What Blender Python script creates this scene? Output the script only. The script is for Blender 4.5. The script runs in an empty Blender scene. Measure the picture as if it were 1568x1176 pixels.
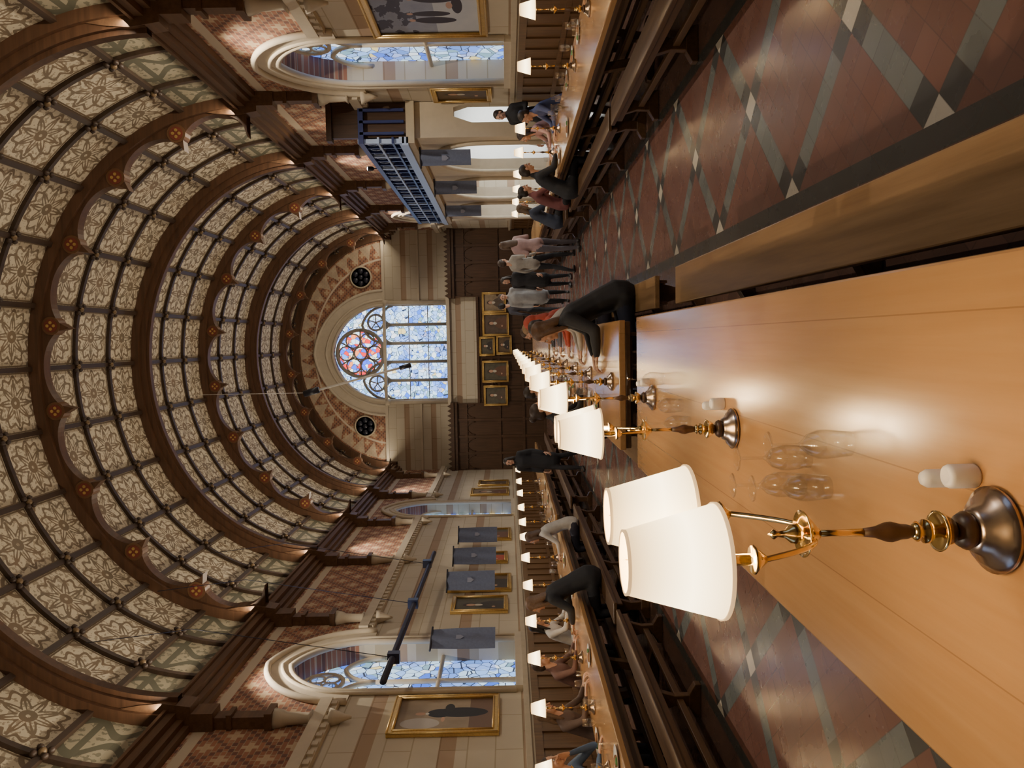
import bpy, math, random
from mathutils import Vector, Matrix, Quaternion
random.seed(7)
CX=-0.36; HW=5.0; XL=CX-HW; XR=CX+HW; YB=-5.0; YE=31.0
VZ=6.3; VA=4.9; VB=4.2
scn=bpy.context.scene
# ------------------------------------------------------------ mesh builder
class MB:
    def __init__(s): s.v=[];s.f=[];s.m=[];s.sm=[];s.uv=[]
    def add(s,vs,fs,mat=0,smooth=False,M=None,uvs=None):
        o=len(s.v)
        if M is not None: vs=[M@Vector(v) for v in vs]
        s.v+=[tuple(v) for v in vs]
        for k,f in enumerate(fs):
            s.f.append(tuple(i+o for i in f)); s.m.append(mat); s.sm.append(smooth)
            s.uv.append(uvs[k] if uvs else None)
    def box(s,x0,x1,y0,y1,z0,z1,mat=0,M=None):
        vs=[(x0,y0,z0),(x1,y0,z0),(x1,y1,z0),(x0,y1,z0),(x0,y0,z1),(x1,y0,z1),(x1,y1,z1),(x0,y1,z1)]
        s.add(vs,[(0,3,2,1),(4,5,6,7),(0,1,5,4),(1,2,6,5),(2,3,7,6),(3,0,4,7)],mat,False,M)
    def prism(s,poly,plane,d0,d1,mat=0,M=None):
        n=len(poly)
        def c(p,d):
            return (d,p[0],p[1]) if plane=='yz' else ((p[0],d,p[1]) if plane=='xz' else (p[0],p[1],d))
        vs=[c(p,d0) for p in poly]+[c(p,d1) for p in poly]
        fs=[tuple(range(n))[::-1],tuple(range(n,2*n))]+[(i,(i+1)%n,n+(i+1)%n,n+i) for i in range(n)]
        s.add(vs,fs,mat,False,M)
    def lathe(s,prof,n=20,c=(0,0,0),mat=0,M=None,smooth=True,cap=True):
        vs=[];fs=[]
        for r,z in prof:
            for i in range(n):
                a=2*math.pi*i/n; vs.append((c[0]+r*math.cos(a),c[1]+r*math.sin(a),c[2]+z))
        for k in range(len(prof)-1):
            for i in range(n):
                j=(i+1)%n; fs.append((k*n+i,k*n+j,(k+1)*n+j,(k+1)*n+i))
        if cap:
            fs.append(tuple(range(n))[::-1]); fs.append(tuple(range((len(prof)-1)*n,len(prof)*n)))
        s.add(vs,fs,mat,smooth,M)
    def loft(s,cs,rs,mat=0,n=10,right=None,M=None,caps=True):
        cs=[Vector(c) for c in cs]; rr=[(r,r) if not isinstance(r,tuple) else r for r in rs]
        if caps:
            t0=(cs[0]-cs[1]).normalized(); t1=(cs[-1]-cs[-2]).normalized()
            r0=rr[0]; r1=rr[-1]; m0=min(r0); m1=min(r1)
            cs=[cs[0]+t0*m0*.95,cs[0]+t0*m0*.6]+cs+[cs[-1]+t1*m1*.6,cs[-1]+t1*m1*.95]
            rr=[(r0[0]*.3,r0[1]*.3),(r0[0]*.8,r0[1]*.8)]+rr+[(r1[0]*.8,r1[1]*.8),(r1[0]*.3,r1[1]*.3)]
        vs=[];fs=[];N=len(cs)
        R=Vector(right) if right else None
        for i,c in enumerate(cs):
            t=(cs[min(i+1,N-1)]-cs[max(i-1,0)]).normalized()
            if R is None:
                R=Vector((1,0,0)) if abs(t.x)<.8 else Vector((0,1,0))
            R=(R-t*R.dot(t)).normalized(); F=t.cross(R)
            for k in range(n):
                a=2*math.pi*k/n
                vs.append(c+R*math.cos(a)*rr[i][0]+F*math.sin(a)*rr[i][1])
        for i in range(N-1):
            for k in range(n):
                j=(k+1)%n; fs.append((i*n+k,i*n+j,(i+1)*n+j,(i+1)*n+k))
        fs.append(tuple(range(n))[::-1]); fs.append(tuple(range((N-1)*n,N*n)))
        s.add(vs,fs,mat,True,M)
    def tube(s,path,r,n=8,mat=0,M=None):
        s.loft(path,r if isinstance(r,list) else [r]*len(path),mat,n,None,M,False)
    def ell(s,c,r,mat=0,n=12,M=None,rot=None):
        vs=[];fs=[];m=n//2+1
        for i in range(1,m):
            ph=math.pi*i/m
            for k in range(n):
                a=2*math.pi*k/n
                p=Vector((r[0]*math.sin(ph)*math.cos(a),r[1]*math.sin(ph)*math.sin(a),r[2]*math.cos(ph)))
                if rot: p=rot@p
                vs.append(p+Vector(c))
        top=len(vs); pt=Vector((0,0,r[2])); pb=Vector((0,0,-r[2]))
        if rot: pt=rot@pt; pb=rot@pb
        vs.append(pt+Vector(c)); vs.append(pb+Vector(c))
        for i in range(m-2):
            for k in range(n):
                j=(k+1)%n; fs.append((i*n+k,(i+1)*n+k,(i+1)*n+j,i*n+j))
        for k in range(n):
            j=(k+1)%n; fs.append((top,k,j)); fs.append((top+1,(m-2)*n+j,(m-2)*n+k))
        s.add(vs,fs,mat,True,M)
    def mesh(s,name,mats):
        me=bpy.data.meshes.new(name); me.from_pydata(s.v,[],s.f)
        for m in mats: me.materials.append(m)
        me.polygons.foreach_set('material_index',s.m); me.polygons.foreach_set('use_smooth',s.sm)
        if any(u is not None for u in s.uv):
            L=me.uv_layers.new(name='UVMap'); li=0
            for f,u in zip(s.f,s.uv):
                for k in range(len(f)):
                    L.data[li].uv=u[k] if u else (0,0); li+=1
        me.update(); return me
    def obj(s,name,mats,loc=None,rz=0,bevel=0):
        ob=bpy.data.objects.new(name,s.mesh(name,mats)); scn.collection.objects.link(ob)
        if loc: ob.location=loc
        ob.rotation_euler[2]=rz
        if bevel:
            b=ob.modifiers.new('bevel','BEVEL'); b.width=bevel; b.segments=2; b.limit_method='ANGLE'
        return ob
def inst(name,me,loc,rz=0,sc=1):
    ob=bpy.data.objects.new(name,me); scn.collection.objects.link(ob)
    ob.location=loc; ob.rotation_euler[2]=rz; ob.scale=(sc,sc,sc); return ob
# ------------------------------------------------------------ material builder
class MT:
    def __init__(s,name):
        s.m=bpy.data.materials.new(name); s.m.use_nodes=True; s.nt=s.m.node_tree; s.nt.nodes.clear()
        s.out=s.nt.nodes.new('ShaderNodeOutputMaterial')
    def set(s,sock,v):
        if isinstance(v,bpy.types.NodeSocket): s.nt.links.new(v,sock)
        elif v is not None:
            if isinstance(v,tuple) and len(v)==3 and sock.type=='RGBA': v=v+(1,)
            sock.default_value=v
    def N(s,t,ins=None,**at):
        n=s.nt.nodes.new(t)
        for k,v in at.items(): setattr(n,k,v)
        if ins:
            for k,v in ins.items(): s.set(n.inputs[k],v)
        return n
    def M(s,op,a,b=None,c=None):
        n=s.N('ShaderNodeMath',operation=op); s.set(n.inputs[0],a)
        if b is not None: s.set(n.inputs[1],b)
        if c is not None: s.set(n.inputs[2],c)
        return n.outputs[0]
    def mix(s,f,a,b):
        n=s.N('ShaderNodeMix',data_type='RGBA'); s.set(n.inputs[0],f); s.set(n.inputs[6],a); s.set(n.inputs[7],b); return n.outputs[2]
    def pos(s):
        g=s.N('ShaderNodeNewGeometry'); x=s.N('ShaderNodeSeparateXYZ',{0:g.outputs['Position']}); return g.outputs['Position'],x.outputs[0],x.outputs[1],x.outputs[2]
    def objc(s):
        g=s.N('ShaderNodeTexCoord'); x=s.N('ShaderNodeSeparateXYZ',{0:g.outputs['Object']}); return g.outputs['Object'],x.outputs[0],x.outputs[1],x.outputs[2]
    def uv(s):
        g=s.N('ShaderNodeTexCoord'); x=s.N('ShaderNodeSeparateXYZ',{0:g.outputs['UV']}); return g.outputs['UV'],x.outputs[0],x.outputs[1]
    def xyz(s,x,y,z): return s.N('ShaderNodeCombineXYZ',{0:x,1:y,2:z}).outputs[0]
    def noise(s,vec,scale,detail=3,rough=.5):
        return s.N('ShaderNodeTexNoise',{'Vector':vec,'Scale':scale,'Detail':detail,'Roughness':rough}).outputs[0]
    def scl(s,vec,x,y,z):
        return s.N('ShaderNodeVectorMath',{0:vec,1:(x,y,z)},operation='MULTIPLY').outputs[0]
    def ramp(s,f,stops):
        n=s.N('ShaderNodeValToRGB'); s.set(n.inputs[0],f); e=n.color_ramp.elements
        e[0].position=stops[0][0]; e[0].color=stops[0][1]+(1,); e[1].position=stops[-1][0]; e[1].color=stops[-1][1]+(1,)
        for p,c in stops[1:-1]:
            q=e.new(p); q.color=c+(1,)
        return n.outputs[0]
    def P(s,color,rough=.5,metal=0,spec=.5,bump=None,bstr=.2,bdist=.01,emit=None,es=0,coat=0,trans=0):
        p=s.N('ShaderNodeBsdfPrincipled')
        s.set(p.inputs['Base Color'],color); s.set(p.inputs['Roughness'],rough); s.set(p.inputs['Metallic'],metal)
        s.set(p.inputs['Specular IOR Level'],spec); p.inputs['Coat Weight'].default_value=coat
        p.inputs['Coat Roughness'].default_value=.16; p.inputs['Transmission Weight'].default_value=trans
        if emit is not None: s.set(p.inputs['Emission Color'],emit); s.set(p.inputs['Emission Strength'],es)
        if bump is not None:
            b=s.N('ShaderNodeBump',{'Height':bump,'Strength':bstr,'Distance':bdist}); s.nt.links.new(b.outputs[0],p.inputs['Normal'])
        s.nt.links.new(p.outputs[0],s.out.inputs[0]); return s.m
def simple(name,col,rough=.5,metal=0,var=.12,scale=12,spec=.5,**k):
    t=MT(name); g=t.N('ShaderNodeTexCoord').outputs['Object']; n=t.noise(g,scale)
    d=tuple(c*(1-var) for c in col); l=tuple(min(1,c*(1+var)) for c in col)
    return t.P(t.mix(n,d,l),rough,metal,spec,**k)
def wood(name,c1,c2,rough=.35,axis='y',grain=1,coat=0,seam=False,contrast=1):
    t=MT(name); p,x,y,z=t.pos()
    sc={'y':(28,1.3,28),'x':(1.3,28,28),'z':(28,28,1.3)}[axis]
    v=t.scl(p,*[a*grain for a in sc]); n=t.noise(v,1,6,.6); n2=t.noise(p,2.2,2)
    c=t.ramp(n,[(.5-.2/contrast,c2),(.5,tuple((a+b)/2 for a,b in zip(c1,c2))),(.5+.2/contrast,c1)])
    c=t.mix(t.M('MULTIPLY',n2,.35),c,c2)
    if seam:
        fx=t.M('ABSOLUTE',t.M('SUBTRACT',t.M('FRACT',t.M('MULTIPLY',t.M('ADD',x,10.52),1/.33)),.5))
        bid=t.N('ShaderNodeTexWhiteNoise',{1:t.M('FLOOR',t.M('MULTIPLY',t.M('ADD',x,10.52),1/.33))},noise_dimensions='1D').outputs[0]
        c=t.mix(t.M('MULTIPLY',bid,.35),c,c2)
        c=t.mix(t.M('MULTIPLY',t.M('GREATER_THAN',fx,.495),.45),c,tuple(a*.4 for a in c2))
    return t.P(c,t.M('ADD',t.M('MULTIPLY',n,.10),rough-.05),0,.5,bump=n,bstr=.04,bdist=.002,coat=coat)
m_table=wood('table_oak',(.52,.30,.125),(.41,.215,.08),.25,coat=.5,seam=True,contrast=.7)
m_tedge=wood('table_edge_oak',(.12,.062,.026),(.06,.03,.013),.4)
m_bench=wood('bench_oak',(.34,.21,.10),(.19,.11,.048),.36)
m_dark=wood('dark_oak',(.10,.052,.028),(.045,.024,.013),.4,'z')
m_wains=wood('wainscot_oak',(.24,.13,.055),(.12,.062,.026),.42,'z')
m_rib=wood('rib_timber',(.125,.058,.027),(.06,.028,.013),.5,'x',.5)
m_ribc=wood('cornice_timber',(.17,.088,.042),(.085,.043,.021),.5,'y',.5)
m_ribl=wood('batten_timber',(.06,.034,.02),(.03,.018,.011),.5,'y',.5)
m_stone=simple('cream_stone',(.52,.45,.34),.8,0,.12,6)
m_stone2=simple('buff_stone',(.46,.39,.28),.8,0,.12,8)
m_tracery_shaded=simple('shaded_tracery_stone',(.30,.27,.22),.8,0,.12,6)  # cream stone darkened in its colour so the mullions look backlit
m_brass=simple('brass',(.80,.58,.24),.18,1,.1,30)
m_pewter=simple('bronze_base',(.42,.33,.27),.24,1,.15,20)
m_gold=simple('gilt',(.62,.42,.15),.35,.7,.3,40)
m_white=simple('white_ceramic',(.80,.78,.74),.3,0,.03)
m_blue=simple('blue_paint',(.022,.032,.13),.4,0,.1)
m_lblue=simple('pale_blue_paint',(.40,.50,.70),.4,0,.05)
m_navy=simple('slate_blue_cloth',(.12,.145,.23),.8,0,.2,25)
m_black=simple('black_metal',(.015,.017,.03),.4,0,.1)
m_rail=simple('rail_enamel',(.02,.025,.06),.4,0,.1)
m_red=simple('red_enamel',(.16,.035,.02),.5,0,.3,30)
m_ring=simple('roundel_timber',(.13,.06,.025),.5,0,.2)
# vault panel
def vaultmat():
    t=MT('painted_vault_panel'); uvv,u,v=t.uv()
    p=t.M('SUBTRACT',u,.5); q=t.M('SUBTRACT',v,.5)
    r=t.M('MULTIPLY',t.M('SQRT',t.M('ADD',t.M('MULTIPLY',p,p),t.M('MULTIPLY',q,q))),2)
    th=t.M('ARCTAN2',q,p)
    def line(a,b,w): return t.M('LESS_THAN',t.M('ABSOLUTE',t.M('SUBTRACT',a,b)),w)
    l1=line(r,t.M('ADD',.42,t.M('MULTIPLY',t.M('COSINE',t.M('MULTIPLY',th,8)),.15)),.06)
    l2=line(r,t.M('ADD',.72,t.M('MULTIPLY',t.M('COSINE',t.M('MULTIPLY',th,12)),.08)),.05)
    l3=line(r,.12,.07)
    l4=t.M('MULTIPLY',t.M('LESS_THAN',t.M('ABSOLUTE',t.M('SINE',t.M('MULTIPLY',th,4))),.25),t.M('LESS_THAN',r,.72))
    ap=t.M('SUBTRACT',t.M('ABSOLUTE',p),.5); aq=t.M('SUBTRACT',t.M('ABSOLUTE',q),.5)
    rc=t.M('SQRT',t.M('ADD',t.M('MULTIPLY',ap,ap),t.M('MULTIPLY',aq,aq)))
    l5=line(rc,.17,.028)
    mx=t.M('MAXIMUM',t.M('ABSOLUTE',p),t.M('ABSOLUTE',q))
    l6=line(mx,.445,.012)
    P3=t.pos()[0]; nz=t.noise(P3,16,2); l7=t.M('GREATER_THAN',nz,.56)
    m=l1
    for l in (l2,l3,l4,l5,l6): m=t.M('MAXIMUM',m,l)
    m=t.M('MAXIMUM',m,t.M('MULTIPLY',l7,.65))
    big=t.noise(P3,.7,2)
    base=t.mix(big,(.54,.47,.33),(.68,.61,.46))
    lc=t.mix(t.noise(P3,3,1),(.16,.085,.035),(.08,.065,.04))
    c=t.mix(t.M('MULTIPLY',m,.84),base,lc)
    return t.P(c,.7)
m_vault=vaultmat()
def friezemat():
    t=MT('painted_frieze_panel'); uvv,u,v=t.uv(); P3=t.pos()[0]
    p=t.M('ABSOLUTE',t.M('SUBTRACT',u,.5)); q=t.M('ABSOLUTE',t.M('SUBTRACT',v,.5))
    a=t.M('LESS_THAN',t.M('ABSOLUTE',t.M('SUBTRACT',p,t.M('ADD',.2,t.M('MULTIPLY',t.M('SINE',t.M('MULTIPLY',v,9.4)),.12)))),.06)
    b=t.M('LESS_THAN',t.M('ABSOLUTE',t.M('SUBTRACT',q,.3)),.04)
    c=t.M('GREATER_THAN',t.noise(P3,11,2),.55)
    m=t.M('MAXIMUM',t.M('MAXIMUM',a,b),t.M('MULTIPLY',c,.7))
    return t.P(t.mix(t.M('MULTIPLY',m,.85),(.26,.225,.15),(.05,.05,.03)),.7)
m_frieze=friezemat()
def brickcol(t,a,z):
    v=t.xyz(a,z,0.0)
    br=t.N('ShaderNodeTexBrick',{'Vector':v,'Color1':(.36,.16,.09,1),'Color2':(.26,.11,.065,1),'Mortar':(.36,.27,.18,1),'Scale':1.0,'Mortar Size':.008,'Brick Width':.23,'Row Height':.075})
    ai=t.M('MULTIPLY',t.M('FLOOR',t.M('DIVIDE',a,.075)),.075); zi=t.M('MULTIPLY',t.M('FLOOR',t.M('DIVIDE',z,.075)),.075)
    f1=t.M('FRACT',t.M('DIVIDE',t.M('ADD',ai,zi),.60)); f2=t.M('FRACT',t.M('DIVIDE',t.M('SUBTRACT',t.M('ADD',ai,99),zi),.60))
    d1=t.M('ABSOLUTE',t.M('SUBTRACT',f1,.5)); d2=t.M('ABSOLUTE',t.M('SUBTRACT',f2,.5))
    lat=t.M('GREATER_THAN',t.M('MAXIMUM',d1,d2),.43)
    cen=t.M('LESS_THAN',t.M('MAXIMUM',d1,d2),.15)
    c=t.mix(t.M('MULTIPLY',lat,.7),br.outputs[0],(.10,.05,.045))
    c=t.mix(t.M('MULTIPLY',cen,.75),c,(.52,.40,.26))
    return c
def creamcol(t,a,z,P):
    n=t.noise(P,1.5,4)
    c=t.mix(n,(.45,.395,.30),(.56,.50,.39))
    fz=t.M('ABSOLUTE',t.M('SUBTRACT',t.M('FRACT',t.M('DIVIDE',t.M('SUBTRACT',z,.25),1.12)),.5))
    band=t.M('GREATER_THAN',fz,.40)
    c=t.mix(band,c,t.mix(n,(.33,.235,.16),(.39,.28,.19)))
    bl=t.N('ShaderNodeTexBrick',{'Vector':t.xyz(a,z,0.0),'Color1':(1,1,1,1),'Color2':(.93,.92,.9,1),'Mortar':(.72,.68,.6,1),'Scale':1.0,'Mortar Size':.01,'Brick Width':.9,'Row Height':.37})
    mm=t.N('ShaderNodeMix',data_type='RGBA',blend_type='MULTIPLY'); mm.inputs[0].default_value=1
    t.set(mm.inputs[6],c); t.set(mm.inputs[7],bl.outputs[0]); return mm.outputs[2]
def sidewallmat():
    t=MT('side_wall_brick_and_plaster'); P,x,y,z=t.pos()
    c=t.mix(t.M('GREATER_THAN',z,4.35),creamcol(t,y,z,P),brickcol(t,y,z))
    b=t.M('LESS_THAN',t.M('ABSOLUTE',t.M('SUBTRACT',z,5.98)),.08)
    c=t.mix(b,c,(.50,.42,.31)); return t.P(c,.85)
m_swall=sidewallmat()
def endwallmat():
    t=MT('end_wall_brick_and_plaster'); P,x,y,z=t.pos()
    xr=t.M('SUBTRACT',x,CX); zr=t.M('SUBTRACT',z,VZ)
    ex=t.M('DIVIDE',xr,VA); ez=t.M('DIVIDE',zr,VB)
    e=t.M('SQRT',t.M('ADD',t.M('MULTIPLY',ex,ex),t.M('MULTIPLY',ez,ez)))
    th=t.M('ARCTAN2',ez,ex)
    tri=t.M('PINGPONG',t.M('MULTIPLY',th,14),1)
    k=t.M('DIVIDE',t.M('SUBTRACT',e,.80),.13)
    inb=t.M('MULTIPLY',t.M('GREATER_THAN',k,0),t.M('LESS_THAN',k,1))
    zig=t.M('MULTIPLY',inb,t.M('LESS_THAN',tri,k))
    brick=t.mix(t.M('MULTIPLY',zig,.7),brickcol(t,x,z),(.50,.42,.30))
    ln=t.M('LESS_THAN',t.M('ABSOLUTE',t.M('SUBTRACT',e,.79)),.008)
    brick=t.mix(ln,brick,(.55,.45,.34))
    c=t.mix(t.M('GREATER_THAN',z,6.7),creamcol(t,x,z,P),brick)
    return t.P(c,.85)
m_ewall=endwallmat()
def floormat():
    t=MT('tiled_floor'); P,x,y,z=t.pos()
    xm=t.M('ADD',t.M('ABSOLUTE',t.M('SUBTRACT',x,CX)),0.0)
    xx=t.M('SUBTRACT',xm,1.135); yy=t.M('SUBTRACT',y,2.76-14)
    a=t.M('DIVIDE',t.M('ADD',xx,yy),1.4); b=t.M('DIVIDE',t.M('SUBTRACT',t.M('ADD',xx,28),yy),1.4)
    fa=t.M('ABSOLUTE',t.M('SUBTRACT',t.M('FRACT',t.M('ADD',a,.5)),.5)); fb=t.M('ABSOLUTE',t.M('SUBTRACT',t.M('FRACT',t.M('ADD',b,.5)),.5))
    W=1/14
    A=t.M('LESS_THAN',fa,W); B=t.M('LESS_THAN',fb,W)
    band=t.M('MAXIMUM',A,B); node=t.M('MULTIPLY',A,B)
    blk=t.M('MAXIMUM',t.M('MULTIPLY',A,t.M('LESS_THAN',fb,3*W)),t.M('MULTIPLY',B,t.M('LESS_THAN',fa,3*W)))
    n=t.noise(P,3.0,4); cell=t.N('ShaderNodeTexWhiteNoise',{0:t.xyz(t.M('FLOOR',t.M('ADD',t.M('MULTIPLY',a,7),.5)),t.M('FLOOR',t.M('ADD',t.M('MULTIPLY',b,7),.5)),0.0)},noise_dimensions='3D').outputs[0]
    red=t.mix(cell,(.165,.072,.053),(.20,.09,.066)); grn=t.mix(cell,(.13,.15,.145),(.175,.195,.185))
    c=t.mix(band,red,grn); c=t.mix(t.M('MULTIPLY',blk,.85),c,(.03,.034,.035)); c=t.mix(node,c,(.60,.56,.47))
    inr=t.M('MULTIPLY',t.M('GREATER_THAN',xm,1.135),t.M('LESS_THAN',xm,2.535))
    bord=t.M('MULTIPLY',t.M('GREATER_THAN',xm,1.03),t.M('LESS_THAN',xm,2.64))
    plain=t.mix(cell,(.10,.055,.04),(.14,.075,.055))
    c0=t.mix(bord,plain,(.045,.052,.050)); c=t.mix(inr,c0,c)
    ga=t.M('ABSOLUTE',t.M('SUBTRACT',t.M('FRACT',t.M('ADD',t.M('MULTIPLY',a,7),.0)),.5)); gb=t.M('ABSOLUTE',t.M('SUBTRACT',t.M('FRACT',t.M('ADD',t.M('MULTIPLY',b,7),.0)),.5))
    g=t.M('LESS_THAN',t.M('MINIMUM',ga,gb),.02)
    c=t.mix(t.M('MULTIPLY',g,.4),c,(.05,.035,.03))
    mm=t.mix(t.M('MULTIPLY',n,.3),c,(.085,.06,.052))
    return t.P(mm,t.M('ADD',.17,t.M('MULTIPLY',n,.2)),0,.7,bump=t.M('ADD',t.M('MULTIPLY',g,-1),n),bstr=.05,bdist=.004)
m_floor=floormat()
def glassmat(name,kind):
    t=MT(name); P,x,y,z=t.pos()
    v=t.xyz(x if kind!='side' else y,z,0.0)
    vo=t.N('ShaderNodeTexVoronoi',{'Vector':v,'Scale':6.0}); ve=t.N('ShaderNodeTexVoronoi',{'Vector':v,'Scale':6.0},feature='DISTANCE_TO_EDGE')
    sep=t.N('ShaderNodeSeparateColor',{0:vo.outputs['Color']}).outputs[0]
    if kind=='rose':
        c=t.ramp(sep,[(0,(.05,.12,.9)),(.25,(.8,.03,.03)),(.45,(.6,.85,1)),(.6,(.95,.25,.08)),(.75,(.1,.3,1)),(.9,(.9,.9,.6))])
        c.node.color_ramp.interpolation='CONSTANT'
    else:
        c=t.ramp(sep,[(0,(.50,.72,.95)),(.36,(.28,.50,.95)),(.60,(.05,.16,.80)),(.70,(.75,.84,.92)),(.84,(.20,.36,.45)),(.95,(.75,.6,.25))])
        c.node.color_ramp.interpolation='CONSTANT'
        big=t.noise(v,1.6,1); c=t.mix(t.M('MULTIPLY',t.M('GREATER_THAN',big,.54),.6),c,(.06,.18,.80))
    ed=t.M('LESS_THAN',ve.outputs[0],.035); c=t.mix(ed,c,(.02,.03,.06))
    return t.P((.02,.02,.03),.2,0,.5,emit=c,es={'rose':2.3,'end':2.2,'side':1.3}[kind])  # panes emit their own colour, standing in for daylight behind them
m_gend=glassmat('stained_glass','end'); m_grose=glassmat('stained_glass_rose','rose'); m_gside=glassmat('side_stained_glass','side')
def clearglass():
    t=MT('clear_glass'); tr=t.N('ShaderNodeBsdfTransparent',{0:(.985,.99,.99,1)}); gl=t.N('ShaderNodeBsdfGlossy',{'Roughness':.06})
    lw=t.N('ShaderNodeLayerWeight',{'Blend':.3}).outputs['Facing']
    fac=t.M('ADD',.06,t.M('MULTIPLY',t.M('POWER',lw,1.8),.5))
    mx=t.N('ShaderNodeMixShader',{0:fac}); t.nt.links.new(tr.outputs[0],mx.inputs[1]); t.nt.links.new(gl.outputs[0],mx.inputs[2])
    t.nt.links.new(mx.outputs[0],t.out.inputs[0]); return t.m
m_glass=clearglass()
def shademat():
    t=MT('lampshade_fabric'); o,x,y,z=t.objc()
    k=t.M('SUBTRACT',1.0,t.M('ABSOLUTE',t.M('DIVIDE',t.M('SUBTRACT',z,.575),.11)))
    k=t.M('MAXIMUM',k,0.0)
    c=t.mix(k,(1,.60,.22),(1,.80,.46))
    m=t.P((.8,.7,.5),.8,0,.2,emit=c,es=t.M('ADD',.9,t.M('MULTIPLY',k,4.2))); m.cycles.emission_sampling='NONE'; return m
m_shade=shademat()
m_bulb=MT('bulb_glow').P((1,1,1),.5,emit=(1,.85,.6),es=12); m_bulb.cycles.emission_sampling='NONE'
# ------------------------------------------------------------ geometry helpers
def parch(hw,rise,n=10,c=0,z0=0):
    R=(hw*hw+rise*rise)/(2*hw)
    a1=math.atan2(rise,R-hw)
    L=[(-hw+R-R*math.cos(a1*i/n),R*math.sin(a1*i/n)) for i in range(n+1)]
    pts=L+[(-x,z) for x,z in reversed(L[:-1])]
    return [(c+x,z0+z) for x,z in pts]
def E(t,a=VA,b=VB): return (CX+a*math.cos(t),VZ+b*math.sin(t))
_T=[math.pi*i/720 for i in range(721)]; _S=[0]
for i in range(720):
    p=E(_T[i]);q=E(_T[i+1]); _S.append(_S[-1]+math.hypot(p[0]-q[0],p[1]-q[1]))
def tarc(fr):
    s=fr*_S[-1]
    for i in range(720):
        if _S[i+1]>=s: return _T[i]+(_T[i+1]-_T[i])*(s-_S[i])/(_S[i+1]-_S[i])
    return math.pi
# ------------------------------------------------------------ floor
b=MB(); b.box(XL-.6,XR+4,YB-.3,YE+.6,-.2,0); b.obj('floor',[m_floor])
# ------------------------------------------------------------ side walls
def wall_side(name,X,side,ops,mats):
    b=MB(); ops=sorted(ops,key=lambda o:o[1]); X2=X+side*.6; cur=YB
    for o in ops:
        if o[0]=='a':
            _,y0,y1,sill,spr,rise=o
            b.prism([(cur,0),(y0,0),(y0,VZ+.3),(cur,VZ+.3)],'yz',X,X2)
            b.prism([(y0,0),(y1,0),(y1,sill),(y0,sill)],'yz',X,X2)
            pts=parch((y1-y0)/2,rise,10,(y0+y1)/2,spr)
            b.prism([(y0,VZ+.3)]+pts+[(y1,VZ+.3)],'yz',X,X2)
        else:
            _,y0,y1,z0,z1,_r=o
            b.prism([(cur,0),(y0,0),(y0,VZ+.3),(cur,VZ+.3)],'yz',X,X2)
            b.prism([(y0,z1),(y1,z1),(y1,VZ+.3),(y0,VZ+.3)],'yz',X,X2)
        cur=y1
    b.prism([(cur,0),(YE+.6,0),(YE+.6,VZ+.3),(cur,VZ+.3)],'yz',X,X2)
    return b.obj(name,mats)
def win(yc): return ('a',yc-.95,yc+.95,1.55,4.1,1.2)
LW=[.7,12.1,23.5]; RW=[1.2,12.6,27.3]
wall_side('wall_left',XL,-1,[win(y) for y in LW],[m_swall])
wall_side('wall_right',XR,1,[win(y) for y in RW]+[('r',15.0,23.8,0,3.2,0)],[m_swall])
b=MB(); b.box(XL-.6,XR+.6,YB-.5,YB,0,10.8); b.obj('wall_back',[m_stone])
wn=0
def side_window(yc,X,side):
    global wn; wn+=1
    b=MB(); xg=X+side*.38
    b.box(min(xg,xg+side*.03),max(xg,xg+side*.03),yc-.95,yc+.95,1.5,5.35,1)
    xm=X+side*.30
    def tb(pts,r=.045): b.tube([(xm,p[0],p[1]) for p in pts],r,6,0)
    tb([(yc,1.55),(yc,4.1)]); tb([(yc-.95,2.85),(yc+.95,2.85)],.04)
    for s in (-.48,.48): tb(parch(.48,.6,8,yc+s,3.9))
    cc=[(yc+.33*math.cos(a*math.pi/8),4.78+.33*math.sin(a*math.pi/8)) for a in range(17)]; tb(cc,.04)
    for k in range(4):
        a=k*math.pi/2+math.pi/4
        tb([(yc+.17*math.cos(a)+.13*math.cos(q*math.pi/5),4.78+.17*math.sin(a)+.13*math.sin(q*math.pi/5)) for q in range(11)],.022)
    for hw,rs,xo,r in ((.96,1.2,-.0,.055),(1.06,1.34,-.03,.035),(1.36,1.58,-.05,.055)):
        pa=parch(hw,rs,12,yc,4.1)
        path=[(yc-hw,1.55)]+pa+[(yc+hw,1.55)] if hw<1.2 else pa
        b.tube([(X+side*xo,p[0],p[1]) for p in path],r,8,0)
    x0,x1=sorted((X-side*.10,X+side*.4)); b.box(x0,x1,yc-1.05,yc+1.05,1.45,1.56,0)
    po=parch(1.36,1.58,12,yc,4.1); pi=parch(.98,1.22,12,yc,4.1)
    x0,x1=sorted((X-side*.03,X+side*.05)); b.prism(po+pi[::-1],'yz',x0,x1,0)
    b.obj('window_%d'%wn,[m_stone,m_gside])
for y in LW: side_window(y,XL,-1)
for y in RW: side_window(y,XR,1)
def trimseg(name,X,side,segs,z0,z1,pr,mat,dent=False,bev=0):
    b=MB()
    for y0,y1 in segs:
        x0,x1=sorted((X,X-side*pr)); b.box(x0,x1,y0,y1,z0+(z1-z0)*.35,z1,0)
        x0,x1=sorted((X,X-side*pr*.6)); b.box(x0,x1,y0,y1,z0,z0+(z1-z0)*.36,0)
        if dent:
            k=int((y1-y0)/.22)
            for i in range(k):
                yy=y0+(i+.5)*(y1-y0)/k; x0,x1=sorted((X-side*pr*.55,X-side*pr*.85)); b.box(x0,x1,yy-.05,yy+.05,z0+.01,z0+(z1-z0)*.36,0)
    return b.obj(name,[mat])
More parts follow.
